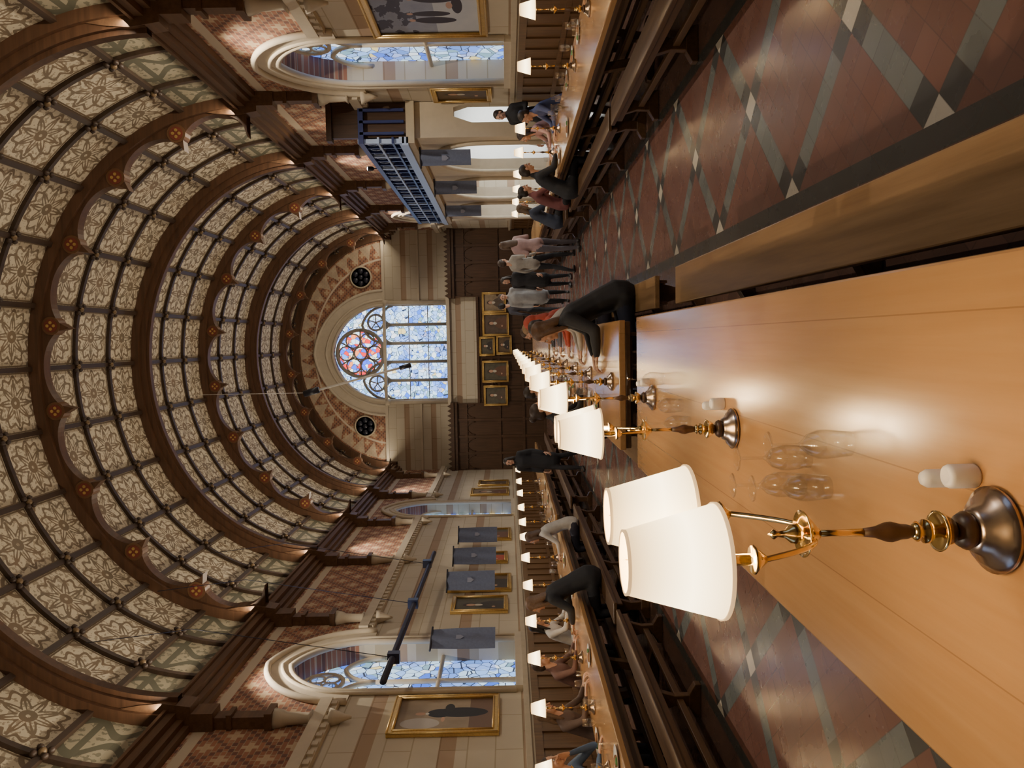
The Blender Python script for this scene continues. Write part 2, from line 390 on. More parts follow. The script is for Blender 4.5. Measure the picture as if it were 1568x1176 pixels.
def gaps(ws,hw,extra=[]):
    cuts=sorted([(w-hw,w+hw) for w in ws]+extra); cur=YB; out=[]
    for a,c in cuts:
        if a>cur: out.append((cur,a))
        cur=max(cur,c)
    out.append((cur,YE)); return out
trimseg('trim_1',XL,-1,gaps(LW,1.38),4.18,4.45,.14,m_stone,True)
trimseg('trim_2',XR,1,gaps(RW,1.38),4.18,4.45,.14,m_stone,True)
trimseg('trim_3',XL,-1,[(YB,YE)],1.33,1.45,.12,m_stone2)
trimseg('trim_4',XR,1,gaps([],0,[(14.6,24.3)]),1.33,1.45,.12,m_stone2)
def wainscot(name,X,side,segs):
    b=MB()
    for y0,y1 in segs:
        x0,x1=sorted((X,X-side*.03)); b.box(x0,x1,y0,y1,0,1.33)
        k=max(1,int((y1-y0)/.42)); d=(y1-y0)/k
        for i in range(k+1):
            yy=y0+i*d; x0,x1=sorted((X-side*.03,X-side*.055)); b.box(x0,x1,max(y0,yy-.04),min(y1,yy+.04),0,1.33)
        for z0,z1 in ((0,.16),(.62,.70),(1.22,1.33)):
            x0,x1=sorted((X-side*.03,X-side*.06)); b.box(x0,x1,y0,y1,z0,z1)
    b.obj(name,[m_wains])
wainscot('baseboard_left',XL,-1,[(YB,YE)]); wainscot('baseboard_right',XR,1,[(YB,14.6),(24.3,YE)])
for nm,X,side in (('trim_5',XL,-1),('trim_6',XR,1)):
    b=MB()
    for z0,z1,pr in ((6.12,6.20,.10),(6.20,6.30,.18),(6.30,6.42,.28),(6.42,6.47,.33)):
        x0,x1=sorted((X,X-side*pr)); b.box(x0,x1,YB,YE,z0,z1)
    b.obj(nm,[m_ribc])
# ------------------------------------------------------------ ceiling vault
RY=[14+3.8*k for k in range(-5,5)]
YS=[]
for k in range(-5,5):
    for j in range(3): YS.append(14+3.8*k+j*3.8/3)
YS=[y for y in YS if y<YE-.05]+[YE]
NP=12; TB=[tarc(i/NP) for i in range(NP+1)]
b=MB(); SUB=4
for yi in range(len(YS)-1):
    y0,y1=YS[yi],YS[yi+1]; um=(y1-y0)/(3.8/3)
    for k in range(NP):
        for s in range(SUB):
            ta=tarc((k+s/SUB)/NP); tb_=tarc((k+(s+1)/SUB)/NP)
            p=E(ta);q=E(tb_)
            b.add([(p[0],y0,p[1]),(p[0],y1,p[1]),(q[0],y1,q[1]),(q[0],y0,q[1])],[(0,1,2,3)],1 if k in(0,NP-1) else 0,True,None,[[(0,s/SUB),(um,s/SUB),(um,(s+1)/SUB),(0,(s+1)/SUB)]])
b.obj('ceiling',[m_vault,m_frieze])
def archband(b,y0,y1,din,dout,mat,n=72,f=None):
    vs=[];fs=[]
    for i in range(n+1):
        t=math.pi*i/n; x,z=E(t)
        nx=math.cos(t)/VA; nz=math.sin(t)/VB; l=math.hypot(nx,nz); nx/=l;nz/=l
        d=f(math.degrees(t)) if f else din
        o=(x+nx*dout,z+nz*dout); q=(x-nx*d,z-nz*d)
        vs+=[(o[0],y0,o[1]),(q[0],y0,q[1]),(q[0],y1,q[1]),(o[0],y1,o[1])]
    for i in range(n):
        a=4*i;c=a+4
        fs+=[(a,c,c+1,a+1),(a+1,c+1,c+2,a+2),(a+2,c+2,c+3,a+3)]
    b.add(vs,fs,mat)
def scallop(deg):
    p=(deg%20)/20; u=min(p,1-p)*2; w=1-u
    return .24+.46*(1-math.sqrt(max(0,1-w*w)))
b=MB()
for k,y in enumerate(RY):
    cus=(k%2==1)
    if cus:
        archband(b,y-.10,y+.10,.3,.02,0,180,scallop)
        archband(b,y-.18,y+.18,.19,.02,0)
        for dgr in range(20,180,20):
            t=math.radians(dgr); x,z=E(t); nx=math.cos(t)/VA; nz=math.sin(t)/VB; l=math.hypot(nx,nz); d=.36
            cx,cz=x-nx/l*d,z-nz/l*d
            M=Matrix.Translation((cx,y,cz))@Matrix.Rotation(math.pi/2,4,'X')
            b.lathe([(.17,-.115),(.17,.115)],20,mat=1,M=M,smooth=False); b.lathe([(.125,-.122),(.125,.122)],16,mat=2,M=M,smooth=False)
            for q in range(4):
                b.lathe([(.03,-.13),(.03,.13)],8,(.06*math.cos(q*math.pi/2),.06*math.sin(q*math.pi/2),0),3,M,smooth=False)
    else:
        archband(b,y-.13,y+.13,.30,.02,0); archband(b,y-.20,y+.20,.17,.02,0); archband(b,y-.07,y+.07,.37,.02,0)
archband(b,YE-.25,YE,.28,.02,0)
b.obj('ceiling_arch_ribs',[m_rib,m_ring,m_red,m_gold])
b=MB()
for y in YS:
    if min(abs(y-r) for r in RY)>.1: archband(b,y-.042,y+.042,.07,.01,0)
for t in TB[1:-1]:
    x,z=E(t); nx=math.cos(t)/VA; nz=math.sin(t)/VB; l=math.hypot(nx,nz); nx/=l;nz/=l; tx,tz=-nz,nx
    w=.045;d=.08
    poly=[(x+tx*w+nx*.01,z+tz*w+nz*.01),(x-tx*w+nx*.01,z-tz*w+nz*.01),(x-tx*w-nx*d,z-tz*w-nz*d),(x+tx*w-nx*d,z+tz*w-nz*d)]
    b.prism(poly,'xz',YB,YE,0)
b.obj('ceiling_battens',[m_ribl])
b=MB()
m_boss=simple('boss_gilding',(.18,.12,.06),.5,.3,.3,40)
for y in YS:
    if min(abs(y-r) for r in RY)<.1 or y<5: continue
    for t in TB[1:-1]:
        x,z=E(t,VA-.10,VB-.10)
        b.ell((x,y,z),(.06,.06,.05),0,8)
        for q in range(4):
            a=math.pi/4+q*math.pi/2; ux=-math.sin(t); uz=math.cos(t)
            b.ell((x+ux*.10*math.cos(a),y+.10*math.sin(a),z+uz*.10*math.cos(a)),(.05,.05,.045),1,6)
b.obj('ceiling_bosses',[m_boss,m_ribl])
for X,side,nm in ((XL,-1,'trim_7'),(XR,1,'trim_8')):
    b=MB()
    for y in RY[1:]:
        for z0,z1,pr,w in ((5.0,6.1,.17,.10),(5.8,6.1,.26,.15),(5.55,5.62,.22,.13),(4.98,5.08,.24,.16)):
            x0,x1=sorted((X,X-side*pr)); b.box(x0,x1,y-w,y+w,z0,z1,0)
        b.lathe([(.12,4.45),(.075,4.5),(.09,4.80),(.12,4.86),(.15,4.98)],12,(X-side*.09,y,0),1)
        b.lathe([(.02,3.9),(.05,4.0),(.10,4.12),(.13,4.2)],12,(X-side*.09,y,0),1)
        poly=[(X,6.1),(X-side*.36,6.1),(X-side*.42,6.5),(X-side*.40,6.8),(X-side*.34,7.2),(X-side*.1,7.5)]
        b.prism(poly,'xz',y-.15,y+.15,0)
    b.obj(nm,[m_ribc,m_stone])
# ------------------------------------------------------------ end wall
SILL,SPR,WH,RISE=4.1,6.7,1.95,2.15
WCX=CX-.05
b=MB(); N=30
for s in (-1,1):
    el=[(CX+s*(5.0)*math.cos(math.pi/2*i/N),VZ+4.35*math.sin(math.pi/2*i/N)) for i in range(N+1)]
    el[-1]=(WCX,el[-1][1])
    arch=parch(WH,RISE,14,WCX,SPR); half=arch[:15] if s<0 else arch[14:][::-1]
    poly=[(WCX,0),(CX+s*5.0,0)]+el+half[::-1]+[(WCX+s*WH,SILL),(WCX,SILL)]
    b.prism(poly,'xz',YE,YE+.6)
b.obj('wall_end',[m_ewall])
b=MB(); wn+=1
b.prism(parch(WH+.02,RISE+.02,14,WCX,SPR)+[(WCX+WH,SILL),(WCX-WH,SILL)],'xz',YE+.32,YE+.36,1)
circ=[(WCX+.98*math.cos(a*math.pi/16),7.75+.98*math.sin(a*math.pi/16)) for a in range(32)]
b.prism(circ,'xz',YE+.30,YE+.33,2)
ym=YE+.22
def tb(pts,r=.05): b.tube([(p[0],ym,p[1]) for p in pts],r,6,3)
tb(circ+[circ[0]],.075)
lw=2*WH/5
for i in range(1,5): tb([(WCX-WH+i*lw,SILL),(WCX-WH+i*lw,SPR)],.07)
for i in range(5): tb(parch(lw/2,.42,6,WCX-WH+(i+.5)*lw,SPR-.35 if i!=2 else SPR-.2),.05)
for zz in (4.9,5.7): tb([(WCX-WH,zz),(WCX+WH,zz)],.02)
for s in (-1,1):
    tb(parch(lw,1.0,8,WCX+s*1.5*lw,SPR-.05),.055)
    cc=[(WCX+s*1.28+.33*math.cos(a*math.pi/8),7.08+.33*math.sin(a*math.pi/8)) for a in range(17)]; tb(cc,.045)
    for q in range(5):
        a=q*2*math.pi/5; tb([(WCX+s*1.28,7.08),(WCX+s*1.28+.33*math.cos(a),7.08+.33*math.sin(a))],.025)
for q in range(6):
    a=q*math.pi/3; tb([(WCX+.25*math.cos(a),7.75+.25*math.sin(a)),(WCX+.98*math.cos(a),7.75+.98*math.sin(a))],.03)
    a+=math.pi/6
    tb([(WCX+.6*math.cos(a)+.3*math.cos(w*math.pi/6),7.75+.6*math.sin(a)+.3*math.sin(w*math.pi/6)) for w in range(13)],.03)
tb([(WCX+.27*math.cos(a*math.pi/8),7.75+.27*math.sin(a*math.pi/8)) for a in range(17)],.035)
po=parch(WH+.62,RISE+.75,14,WCX,SPR); pi=parch(WH+.02,RISE+.02,14,WCX,SPR)
b.prism(po+pi[::-1],'xz',YE-.06,YE+.2,0)
for hw,rs,r in ((WH+.03,RISE+.03,.06),(WH+.25,RISE+.29,.05),(WH+.64,RISE+.77,.06)):
    pa=parch(hw,rs,14,WCX,SPR); b.tube([(p[0],YE-.06,p[1]) for p in pa],r,8,0)
for s in (-1,1):
    b.loft([(WCX+s*(WH+.12),YE-.02,SILL),(WCX+s*(WH+.12),YE-.02,SPR)],[.09,.09],0,10,None,None,False)
    b.lathe([(.09,SPR-.2),(.17,SPR)],12,(WCX+s*(WH+.12),YE-.02,0),0)
b.box(WCX-WH-.3,WCX+WH+.3,YE-.15,YE+.3,SILL-.14,SILL,0)
b.obj('window_%d'%wn,[m_stone,m_gend,m_grose,m_tracery_shaded])
for s in (-1,1):
    b=MB(); cx,cz=CX+s*3.1,7.6
    M=Matrix.Translation((cx,YE,cz))@Matrix.Rotation(math.pi/2,4,'X')
    b.lathe([(.46,0.001),(.46,.06),(.40,.08),(.40,0.001)],28,mat=0,M=M)
    for q in range(6):
        a=q*math.pi/3; b.lathe([(.105,0),(.105,.085)],14,(.25*math.cos(a),.25*math.sin(a),0),1,M)
    b.lathe([(.09,0),(.09,.09)],14,mat=1,M=M)
    b.obj('trim_%d'%(9 if s<0 else 10),[m_stone2,m_black])
b=MB(); b.box(XL,XR,YE-.1,YE,6.62,6.74); b.box(XL,WCX-WH-.2,YE-.06,YE,5.2,5.28);b.box(WCX+WH+.2,XR,YE-.06,YE,5.2,5.28); b.obj('trim_11',[m_stone])
b=MB()
def panels(x0,x1,z1,yb):
    b.box(x0,x1,yb,YE,0,z1)
    k=max(1,int((x1-x0)/.6)); d=(x1-x0)/k
    for i in range(k+1):
        xx=x0+i*d; b.box(max(x0,xx-.05),min(x1,xx+.05),yb-.04,yb,0,z1)
    for zz in [.0,.9,1.9,z1-.55,z1-.12]:
        if zz<z1: b.box(x0,x1,yb-.05,yb,zz,zz+.1)
    for i in range(k):
        xx=x0+(i+.5)*d; pa=parch(d*.38,d*.5,6,xx,z1-.62-.0); 
        b.tube([(p[0],yb-.02,p[1]-.25) for p in pa],.018,5)
panels(XL,CX-2.2,3.85,YE-.25); panels(CX+2.2,XR,3.85,YE-.25); panels(CX-2.2,CX+2.2,2.75,YE-.2)
for x0,x1 in ((XL,CX-2.15),(CX+2.15,XR)):
    b.box(x0,x1,YE-.45,YE,3.85,3.98); b.box(x0,x1,YE-.38,YE,3.72,3.85)
    k=int((x1-x0)/.2)
    for i in range(k): b.prism([(x0+i*.2+.02,3.98),(x0+i*.2+.18,3.98),(x0+i*.2+.1,4.12)],'xz',YE-.42,YE-.38)
b.box(CX-2.2,CX+2.2,YE-.32,YE,2.75,2.85)
b.obj('end_wall_panelling',[m_dark])
# ------------------------------------------------------------ paintings
def elmask(t,u,v,cx,cy,rx,ry):
    a=t.M('DIVIDE',t.M('SUBTRACT',u,cx),rx); c=t.M('DIVIDE',t.M('SUBTRACT',v,cy),ry)
    return t.M('LESS_THAN',t.M('ADD',t.M('MULTIPLY',a,a),t.M('MULTIPLY',c,c)),1.0)
def portrait(i):
    r=random.Random(i); t=MT('portrait_canvas_%d'%i); uvv,u,v=t.uv()
    n=t.noise(uvv,5,4); bg=r.choice([(.12,.08,.045),(.09,.08,.055),(.24,.18,.11),(.10,.07,.05)])
    c=t.mix(n,tuple(x*.5 for x in bg),tuple(x*1.6 for x in bg))
    robe=r.choice([(.03,.025,.022),(.26,.05,.03),(.10,.05,.03),(.07,.05,.035)]); cx=r.uniform(.44,.56)
    c=t.mix(elmask(t,u,v,cx,.12,.30,.44),c,t.mix(n,robe,tuple(x*1.8+.01 for x in robe)))
    c=t.mix(elmask(t,u,v,cx,.53,.07,.09),c,(.55,.50,.40))
    c=t.mix(elmask(t,u,v,cx,.72,.105,.12),c,(.06,.04,.03))
    c=t.mix(elmask(t,u,v,cx,.68,.08,.095),c,(.50,.30,.20))
    c=t.mix(elmask(t,u,v,cx-.14,.22,.05,.035),c,(.48,.30,.20))
    return t.P(c,.6)
def standing(i):
    t=MT('full_length_portrait'); uvv,u,v=t.uv(); n=t.noise(uvv,4,4)
    c=t.mix(n,(.20,.15,.10),(.42,.34,.24)); c=t.mix(t.M('LESS_THAN',v,.25),c,(.16,.10,.07))
    c=t.mix(elmask(t,u,v,.25,.75,.16,.2),c,(.45,.42,.38))
    c=t.mix(elmask(t,u,v,.55,.56,.13,.13),c,(.02,.02,.022))
    c=t.mix(elmask(t,u,v,.57,.34,.15,.28),c,(.022,.022,.024)); c=t.mix(elmask(t,u,v,.72,.46,.12,.05),c,(.025,.025,.025))
    c=t.mix(elmask(t,u,v,.54,.76,.045,.055),c,(.5,.3,.2)); c=t.mix(elmask(t,u,v,.36,.52,.07,.02),c,(.5,.3,.2))
    c=t.mix(elmask(t,u,v,.54,.69,.03,.02),c,(.6,.58,.5))
    return t.P(c,.6)
def sceneryc():
    t=MT('skating_scene_canvas'); uvv,u,v=t.uv(); n=t.noise(uvv,6,5)
    c=t.mix(n,(.14,.16,.24),(.34,.36,.44)); c=t.mix(t.M('LESS_THAN',v,.42),c,t.mix(n,(.34,.38,.46),(.50,.52,.55)))
    c=t.mix(t.M('MULTIPLY',t.M('GREATER_THAN',v,.6),t.M('GREATER_THAN',n,.52)),c,(.06,.06,.09))
    for (x,y,rx,ry) in ((.2,.42,.05,.2),(.3,.45,.04,.18),(.52,.4,.06,.2),(.66,.38,.05,.17),(.42,.2,.12,.05),(.86,.44,.04,.16),(.6,.16,.03,.09)):
        c=t.mix(elmask(t,u,v,x,y,rx,ry),c,(.03,.025,.04)); c=t.mix(elmask(t,u,v,x,y+ry+.02,rx*.4,.03),c,(.4,.25,.2))
    return t.P(c,.6)
def painting(name,canvas,w,h,M,fw=.07):
    b=MB(); f=fw
    b.add([(-w/2,-.03,-h/2),(w/2,-.03,-h/2),(w/2,-.03,h/2),(-w/2,-.03,h/2)],[(0,1,2,3)],0,False,None,[[(0,0),(1,0),(1,1),(0,1)]])
    def rail(pts): b.prism(pts,'xz',-.06,0,1)
    W,H=w/2,h/2
    rail([(-W-f,-H-f),(W+f,-H-f),(W,-H),(-W,-H)]); rail([(-W,H),(W,H),(W+f,H+f),(-W-f,H+f)])
    rail([(-W-f,-H-f),(-W,-H),(-W,H),(-W-f,H+f)]); rail([(W,-H),(W+f,-H-f),(W+f,H+f),(W,H)])
    for a,c in (((-W,-H),(W,-H)),((W,-H),(W,H)),((W,H),(-W,H)),((-W,H),(-W,-H))):
        b.tube([(a[0],-.06,a[1]),(c[0],-.06,c[1])],f*.22,6,1)
    o=f*.9
    for a,c in (((-W-o,-H-o),(W+o,-H-o)),((W+o,-H-o),(W+o,H+o)),((W+o,H+o),(-W-o,H+o)),((-W-o,H+o),(-W-o,-H-o))):
        b.tube([(a[0],-.055,a[1]),(c[0],-.055,c[1])],f*.2,6,1)
    ob=b.obj(name,[canvas,m_gold]); ob.matrix_world=M; return ob
def onleft(y,z): return Matrix.Translation((XL+.005,y,z))@Matrix.Rotation(math.pi/2,4,'Z')
def onright(y,z): return Matrix.Translation((XR-.005,y,z))@Matrix.Rotation(-math.pi/2,4,'Z')
painting('portrait_painting',standing(0),.92,1.38,onleft(10.32,2.58),.08)
pi_=1
for y,w,h,z in ((14.75,.75,1.0,2.25),(16.1,.95,1.25,2.3),(18.0,.7,.9,2.2),(20.2,1.0,1.3,2.3),(26.0,1.0,1.2,2.3),(27.6,.8,1.0,2.2)):
    painting('portrait_painting',portrait(pi_),w,h,onleft(y,z)); pi_+=1
painting('scene_painting',sceneryc(),2.1,1.5,onright(10.28,2.65),.1)
painting('portrait_painting',portrait(31),.62,.95,onright(14.1,2.35),.08)
for x,w,h,z in ((1.95,.7,.85,2.1),(1.05,.8,.95,2.05),(.15,.65,.5,2.42),(.2,.65,.5,1.72),(-.9,.75,.95,2.1),(-1.9,.7,.85,2.1)):
    painting('portrait_painting',portrait(pi_+9),w,h,Matrix.Translation((CX+x,YE-.265,z))); pi_+=1
painting('portrait_painting',portrait(44),.7,1.0,onright(25.2,2.1)); 
# ------------------------------------------------------------ banners + suspended rail
m_gold2=simple('crest_thread',(.22,.24,.33),.7)
def banner(X,y,z1,w,h,rz):
    b=MB(); n=10;vs=[];fs=[]
    for i in range(n+1):
        for j in range(9):
            u=i/n; vs.append(((u-.5)*w,.02*math.sin(u*9+j*.3),-h*j/8))
    for i in range(n):
        for j in range(8): fs.append((i*9+j,(i+1)*9+j,(i+1)*9+j+1,i*9+j+1))
    b.add(vs,fs,0,True)
    b.tube([(-w/2-.05,0,.01),(w/2+.05,0,.01)],.018,8,2)
    sh=[(-.05,-.42),(.05,-.42),(.05,-.5),(0,-.56),(-.05,-.5)]
    b.prism(sh,'xz',-.032,-.026,1)
    ob=b.obj('banner',[m_navy,m_gold2,m_black],(X,y,z1),rz); return ob
banner(XL+.22,12.6,3.0,.50,1.1,math.radians(72))
for y in (15.4,17.2,19.1): banner(XL+.32,y,2.95,.42,1.0,math.radians(42))
for y in (15.1,18.0,21.2): banner(XR-.95,y,3.25,.32,1.0,math.radians(-25))
b=MB(); b.tube([(-4.72,10.1,3.42),(-4.72,16.4,3.32)],.05,10,0)
for y in (10.9,13.2,15.6):
    b.tube([(-4.72,y,3.4),(-4.72+.5,y,6.4),(-4.4,y,8.0)],.006,5,0)
    b.box(-4.80,-4.64,y-.06,y+.06,3.30,3.48,0)
b.obj('suspended_rail',[m_rail])
b=MB(); b.tube([(-1.25,20,6.8),(-.65,20,4.4)],.03,8,0); b.tube([(-1.33,20,7.1),(-1.22,20,6.7)],.09,8,1); b.tube([(-.68,20,4.5),(-.60,20,4.2)],.06,8,1)
b.tube([(-1.3,20,7.0),(-1.3,20,10.2)],.006,5,0)
b.obj('hanging_flagpole',[m_white,m_black])
# ------------------------------------------------------------ gallery & servery
b=MB(); GX=3.95; ya,yb_=14.6,24.2; bw=(yb_-ya)/3
for i in range(3):
    y0=ya+i*bw;y1=y0+bw; yc=(y0+y1)/2
    b.prism([(y0,0),(y0+.32,0),(y0+.32,1.9)]+parch(bw/2-.32,1.05,10,yc,1.95)[1:-1]+[(y1-.32,1.9),(y1-.32,0),(y1,0),(y1,3.35),(y0,3.35)],'yz',GX,GX+.28,0)
    pa=parch(bw/2-.32,1.05,10,yc,1.95); b.tube([(GX-.02,p[0],p[1]) for p in [(yc-bw/2+.32,.0)]+pa+[(yc+bw/2-.32,0)]],.06,8,0)
b.prism([(GX+.28,3.35),(GX+.28,2.2),(GX+.40,2.55),(XR-.12,2.55),(XR-.01,2.2),(XR-.01,3.35)],'xz',ya,ya+.28,0)
b.box(GX+.28,XR-.01,yb_-.28,yb_,0,3.35,0)
b.box(GX-.12,XR-.01,ya-.1,yb_+.1,3.3,3.46,1)
b.box(GX-.16,GX,ya-.1,yb_+.1,3.42,3.54,3)
k=27
for i in range(k+1):
    yy=ya+i*(yb_-ya)/k; big=(i%3==0)
    b.box(GX-.10,GX-.02,yy-(.05 if big else .022),yy+(.05 if big else .022),3.5,4.40 if big else 4.3,3 if big else 2)
for z0,z1,m in ((4.28,4.38,2),(3.98,4.02,3),(3.70,3.74,2),(3.5,3.6,3)): b.box(GX-.12,GX,ya-.1,yb_+.1,z0,z1,m)
for i in range(k):
    yc=ya+(i+.5)*(yb_-ya)/k
    b.box(GX-.03,GX-.01,yc-.16,yc+.16,3.52,4.3,2)
    for zc in (3.86,4.15):
        b.tube([(GX-.06,yc+.10*math.cos(a*math.pi/5),zc+.10*math.sin(a*math.pi/5)) for a in range(11)],.014,5,3 if zc>4 else 2)
for i in range(3):
    xx=GX+.05+i*.22; b.box(xx,xx+.05,ya-.1,ya-.04,3.5,4.35,2)
b.box(GX,XR-.01,ya-.1,ya-.04,4.28,4.38,2)
b.box(GX+.02,XR-.01,ya,ya+.1,3.46,4.9,4); b.box(GX-.05,XR-.01,ya-.06,ya+.14,4.9,5.0,4)
b.obj('gallery_balcony',[m_stone,m_stone2,m_blue,m_lblue,m_dark])
b=MB(); b.lathe([(.03,0),(.05,.03),(.055,.12),(.05,.13)],14,(0,0,0),0); b.ell((0,0,.13),(.04,.04,.02),1,10); b.box(-.01,.01,-.01,.01,-.08,.01,0)
b.obj('gallery_spotlight',[m_black,MT('spot_lens').P((1,1,1),.3,emit=(.85,.92,1),es=40)],(GX-.06,16.8,4.49))
b=MB(); b.box(XR+.6,XR+3.4,14.6,14.9,0,3.4); b.box(XR+.6,XR+3.4,23.9,24.2,0,3.4); b.box(XR+3.3,XR+3.6,14.6,24.2,0,3.4); b.box(XR+.6,XR+3.6,14.6,24.2,3.2,3.4); b.obj('wall_servery',[simple('white_tile',(.75,.77,.75),.4,0,.04)])
b=MB(); b.box(0,.7,0,6,0,.88); b.box(-.05,.75,-.05,6.05,.88,.93,1)
for i in range(6): b.box(-.01,0,.1+i,.9+i,.08,.8,1)
b.box(.05,.6,1,1.8,.93,1.5,1); b.box(.05,.6,3,3.5,.93,1.35,2)
b.obj('servery_counter',[simple('counter_panel',(.28,.29,.30),.35),simple('steel',(.55,.56,.58),.3,.8),m_lblue],(XR+1.4,16,0),bevel=.01)
# ------------------------------------------------------------ tables & benches
def table(xc,y0,y1,w=.99):
    L=y1-y0; b=MB(); b.box(-w/2,w/2,0,L,.70,.75,0)
    b.box(-w/2+.01,w/2-.01,.01,L-.01,.66,.70,1)
    b.box(-w/2+.09,-w/2+.12,.1,L-.1,.57,.66,1); b.box(w/2-.12,w/2-.09,.1,L-.1,.57,.66,1)
    k=max(2,int(L/2.2)+1)
    for i in range(k):
        yy=.45+i*(L-.9)/(k-1)
        b.prism([(-w/2+.1,0),(w/2-.1,0),(w/2-.12,.07),(.12,.12),(-.12,.12),(-w/2+.12,.07)],'xz',yy-.05,yy+.05,1)
        for s in (-1,1):
            b.prism([(s*.12-.045,.1),(s*.12+.045,.1),(s*.20+.045,.6),(s*.20-.045,.6)],'xz',yy-.045,yy+.045,1)
        b.box(-w/2+.12,w/2-.12,yy-.05,yy+.05,.58,.66,1)
    b.box(-.05,.05,.45,L-.45,.28,.36,1)
    b.obj('dining_table',[m_table,m_tedge],(xc,y0,0),bevel=.007)
def bench(xc,y0,y1,w=.25,dark=False):
    L=y1-y0; b=MB(); b.box(-w/2,w/2,0,L,.41,.45,0); b.box(-w/2+.03,-w/2+.055,.05,L-.05,.34,.41,1); b.box(w/2-.055,w/2-.03,.05,L-.05,.34,.41,1)
    k=max(2,int(L/1.7)+1)
    for i in range(k):
        yy=.25+i*(L-.5)/(k-1)
        b.prism([(-w/2-.02,0),(w/2+.02,0),(w/2+.02,.05),(.06,.10),(-.06,.10),(-w/2-.02,.05)],'xz',yy-.04,yy+.04,1)
        b.prism([(-.05,.08),(.05,.08),(.045,.22),(.09,.38),(-.09,.38),(-.045,.22)],'xz',yy-.035,yy+.035,1)
    b.box(-.02,.02,.25,L-.25,.15,.21,1)
    b.obj('dining_bench',[m_tedge if dark else m_bench,m_tedge],(xc,y0,0),bevel=.006)
TX=-.355; RT=3.04; LT=-3.76
table(TX,-2.2,4.86); table(TX,5.62,14.6); table(TX,15.2,24.5)
for x in (RT,LT):
    table(x,2.6,13.4,.9); table(x,13.9,24.0,.9)
for y0,y1 in ((-1.9,5.05),(5.75,14.5),(15.3,24.4)):
    bench(TX+.71,y0,y1); bench(TX-.65,y0,y1)
for s,x in ((-1,RT),(1,LT)):
    for y0,y1 in ((2.8,8.0),(8.2,13.3),(14,19),(19.2,23.8)):
        bench(x+s*.66,y0,y1,.25,True)
    bench(x-s*.68,2.8,13.3,.25,True); bench(x-s*.68,14,23.8,.25,True)
# ------------------------------------------------------------ lamps
def lampbase(b):
    b.lathe([(.068,0),(.075,.004),(.076,.012),(.066,.018),(.060,.026),(.046,.032),(.040,.044),(.030,.050)],32,mat=1)
    b.lathe([(.030,.050),(.034,.058),(.028,.068),(.016,.074)],24,mat=2)
    b.lathe([(.014,.074),(.024,.084),(.034,.100),(.036,.106),(.030,.106),(.012,.098)],24,mat=0)
    b.lathe([(.011,.098),(.013,.115),(.021,.122),(.021,.130),(.011,.136),(.018,.142),(.011,.150)],20,mat=0)
    b.lathe([(.010,.150),(.013,.160),(.0135,.170),(.018,.186),(.017,.196),(.010,.215),(.0075,.235)],20,mat=2)
    b.lathe([(.007,.235),(.0055,.290),(.006,.318)],14,mat=0)
    b.lathe([(.009,.312),(.014,.318),(.030,.330),(.040,.340),(.041,.343),(.028,.338),(.010,.336)],24,mat=0)
    b.lathe([(.010,.336),(.018,.35),(.016,.362),(.007,.372),(.005,.385),(.009,.392),(.001,.402)],16,mat=0)
def shade(b,x,y,z=.516,h=.152,rb=.092,rt=.051):
    b.lathe([(rb,z),(rb-.001,z+.004),(rt+.001,z+h-.004),(rt,z+h)],40,(x,y,0),3,cap=False)
    b.lathe([(rt-.003,z+h),(rt-.002,z+h-.004),(rb-.003,z+.004),(rb-.002,z)],40,(x,y,0),3,cap=False)
    b.lathe([(rb+.001,z-.001),(rb+.0015,z+.005),(rb-.003,z+.005),(rb-.003,z-.001)],40,(x,y,0),4,cap=False)
    b.lathe([(rt+.001,z+h-.004),(rt+.0015,z+h+.001),(rt-.003,z+h+.001)],40,(x,y,0),4,cap=False)
    b.ell((x,y,z+.06),(.018,.018,.032),5,10)
    b.tube([(x,y,z-.05),(x,y,z+.03)],.009,10,0)
    for a in range(3):
        t=a*2.094; b.tube([(x,y,z+.03),(x+.0*math.cos(t),y,z+.1),(x+(rt-.003)*math.cos(t),y+(rt-.003)*math.sin(t),z+h-.01)],.0012,4,0)
def arm(b,dx,dy):
    pts=[]
    for i in range(13):
        q=i/12
        hz=.350-.022*math.sin(q*math.pi*1.1)+.125*max(0,q-.25)**1.5
        pts.append((dx*q,dy*q,hz))
    x,y,z=pts[-1]
    pts+=[(x*1.03,y*1.03,z+.02)]
    b.tube(pts,.0052,8,0)
    b.lathe([(.006,z-.0),(.016,z+.012),(.024,z+.02),(.022,z+.024),(.010,z+.024),(.009,z+.07)],16,(x,y,0),0)
    return z
m_trimshade=simple('shade_trim',(.75,.60,.36),.7,emit=(1,.60,.26),es=.7); m_trimshade.cycles.emission_sampling='NONE'
LM=[m_brass,m_pewter,m_tedge,m_shade,m_trimshade,m_bulb]
b=MB(); lampbase(b)
for s in (-1,1):
    arm(b,-s*.016,s*.096); shade(b,-s*.017,s*.098)
lamp2=b.mesh('table_lamp',LM)
b=MB(); lampbase(b); b.tube([(0,0,.40),(0,0,.50)],.005,8,0); shade(b,0,0); lamp1=b.mesh('table_lamp_single',LM)
ld=bpy.data.lights.new('bulb_light','POINT'); ld.energy=4.0; ld.color=(1,.74,.46); ld.shadow_soft_size=.03
def lamp(x,y,twin=True,rz=0):
    ob=inst('table_lamp',lamp2 if twin else lamp1,(x,y,.7501),rz)
    if y>13.5: return
    for s in ((-1,1) if (twin and y<5) else (0,)):
        l=bpy.data.objects.new('bulb_light',ld); scn.collection.objects.link(l); l.parent=ob
        l.location=(-s*.017,s*.098,.550)
CL=(1.27,2.77,4.3,6.0,7.5,9.0,10.5,12.0,13.6,16.2,18.2,20.5,22.8)
for y in CL: lamp(TX+.01,y,y<9.5,math.radians(-18) if y<2 else (random.uniform(-.1,.1) if y>3 else -.15))
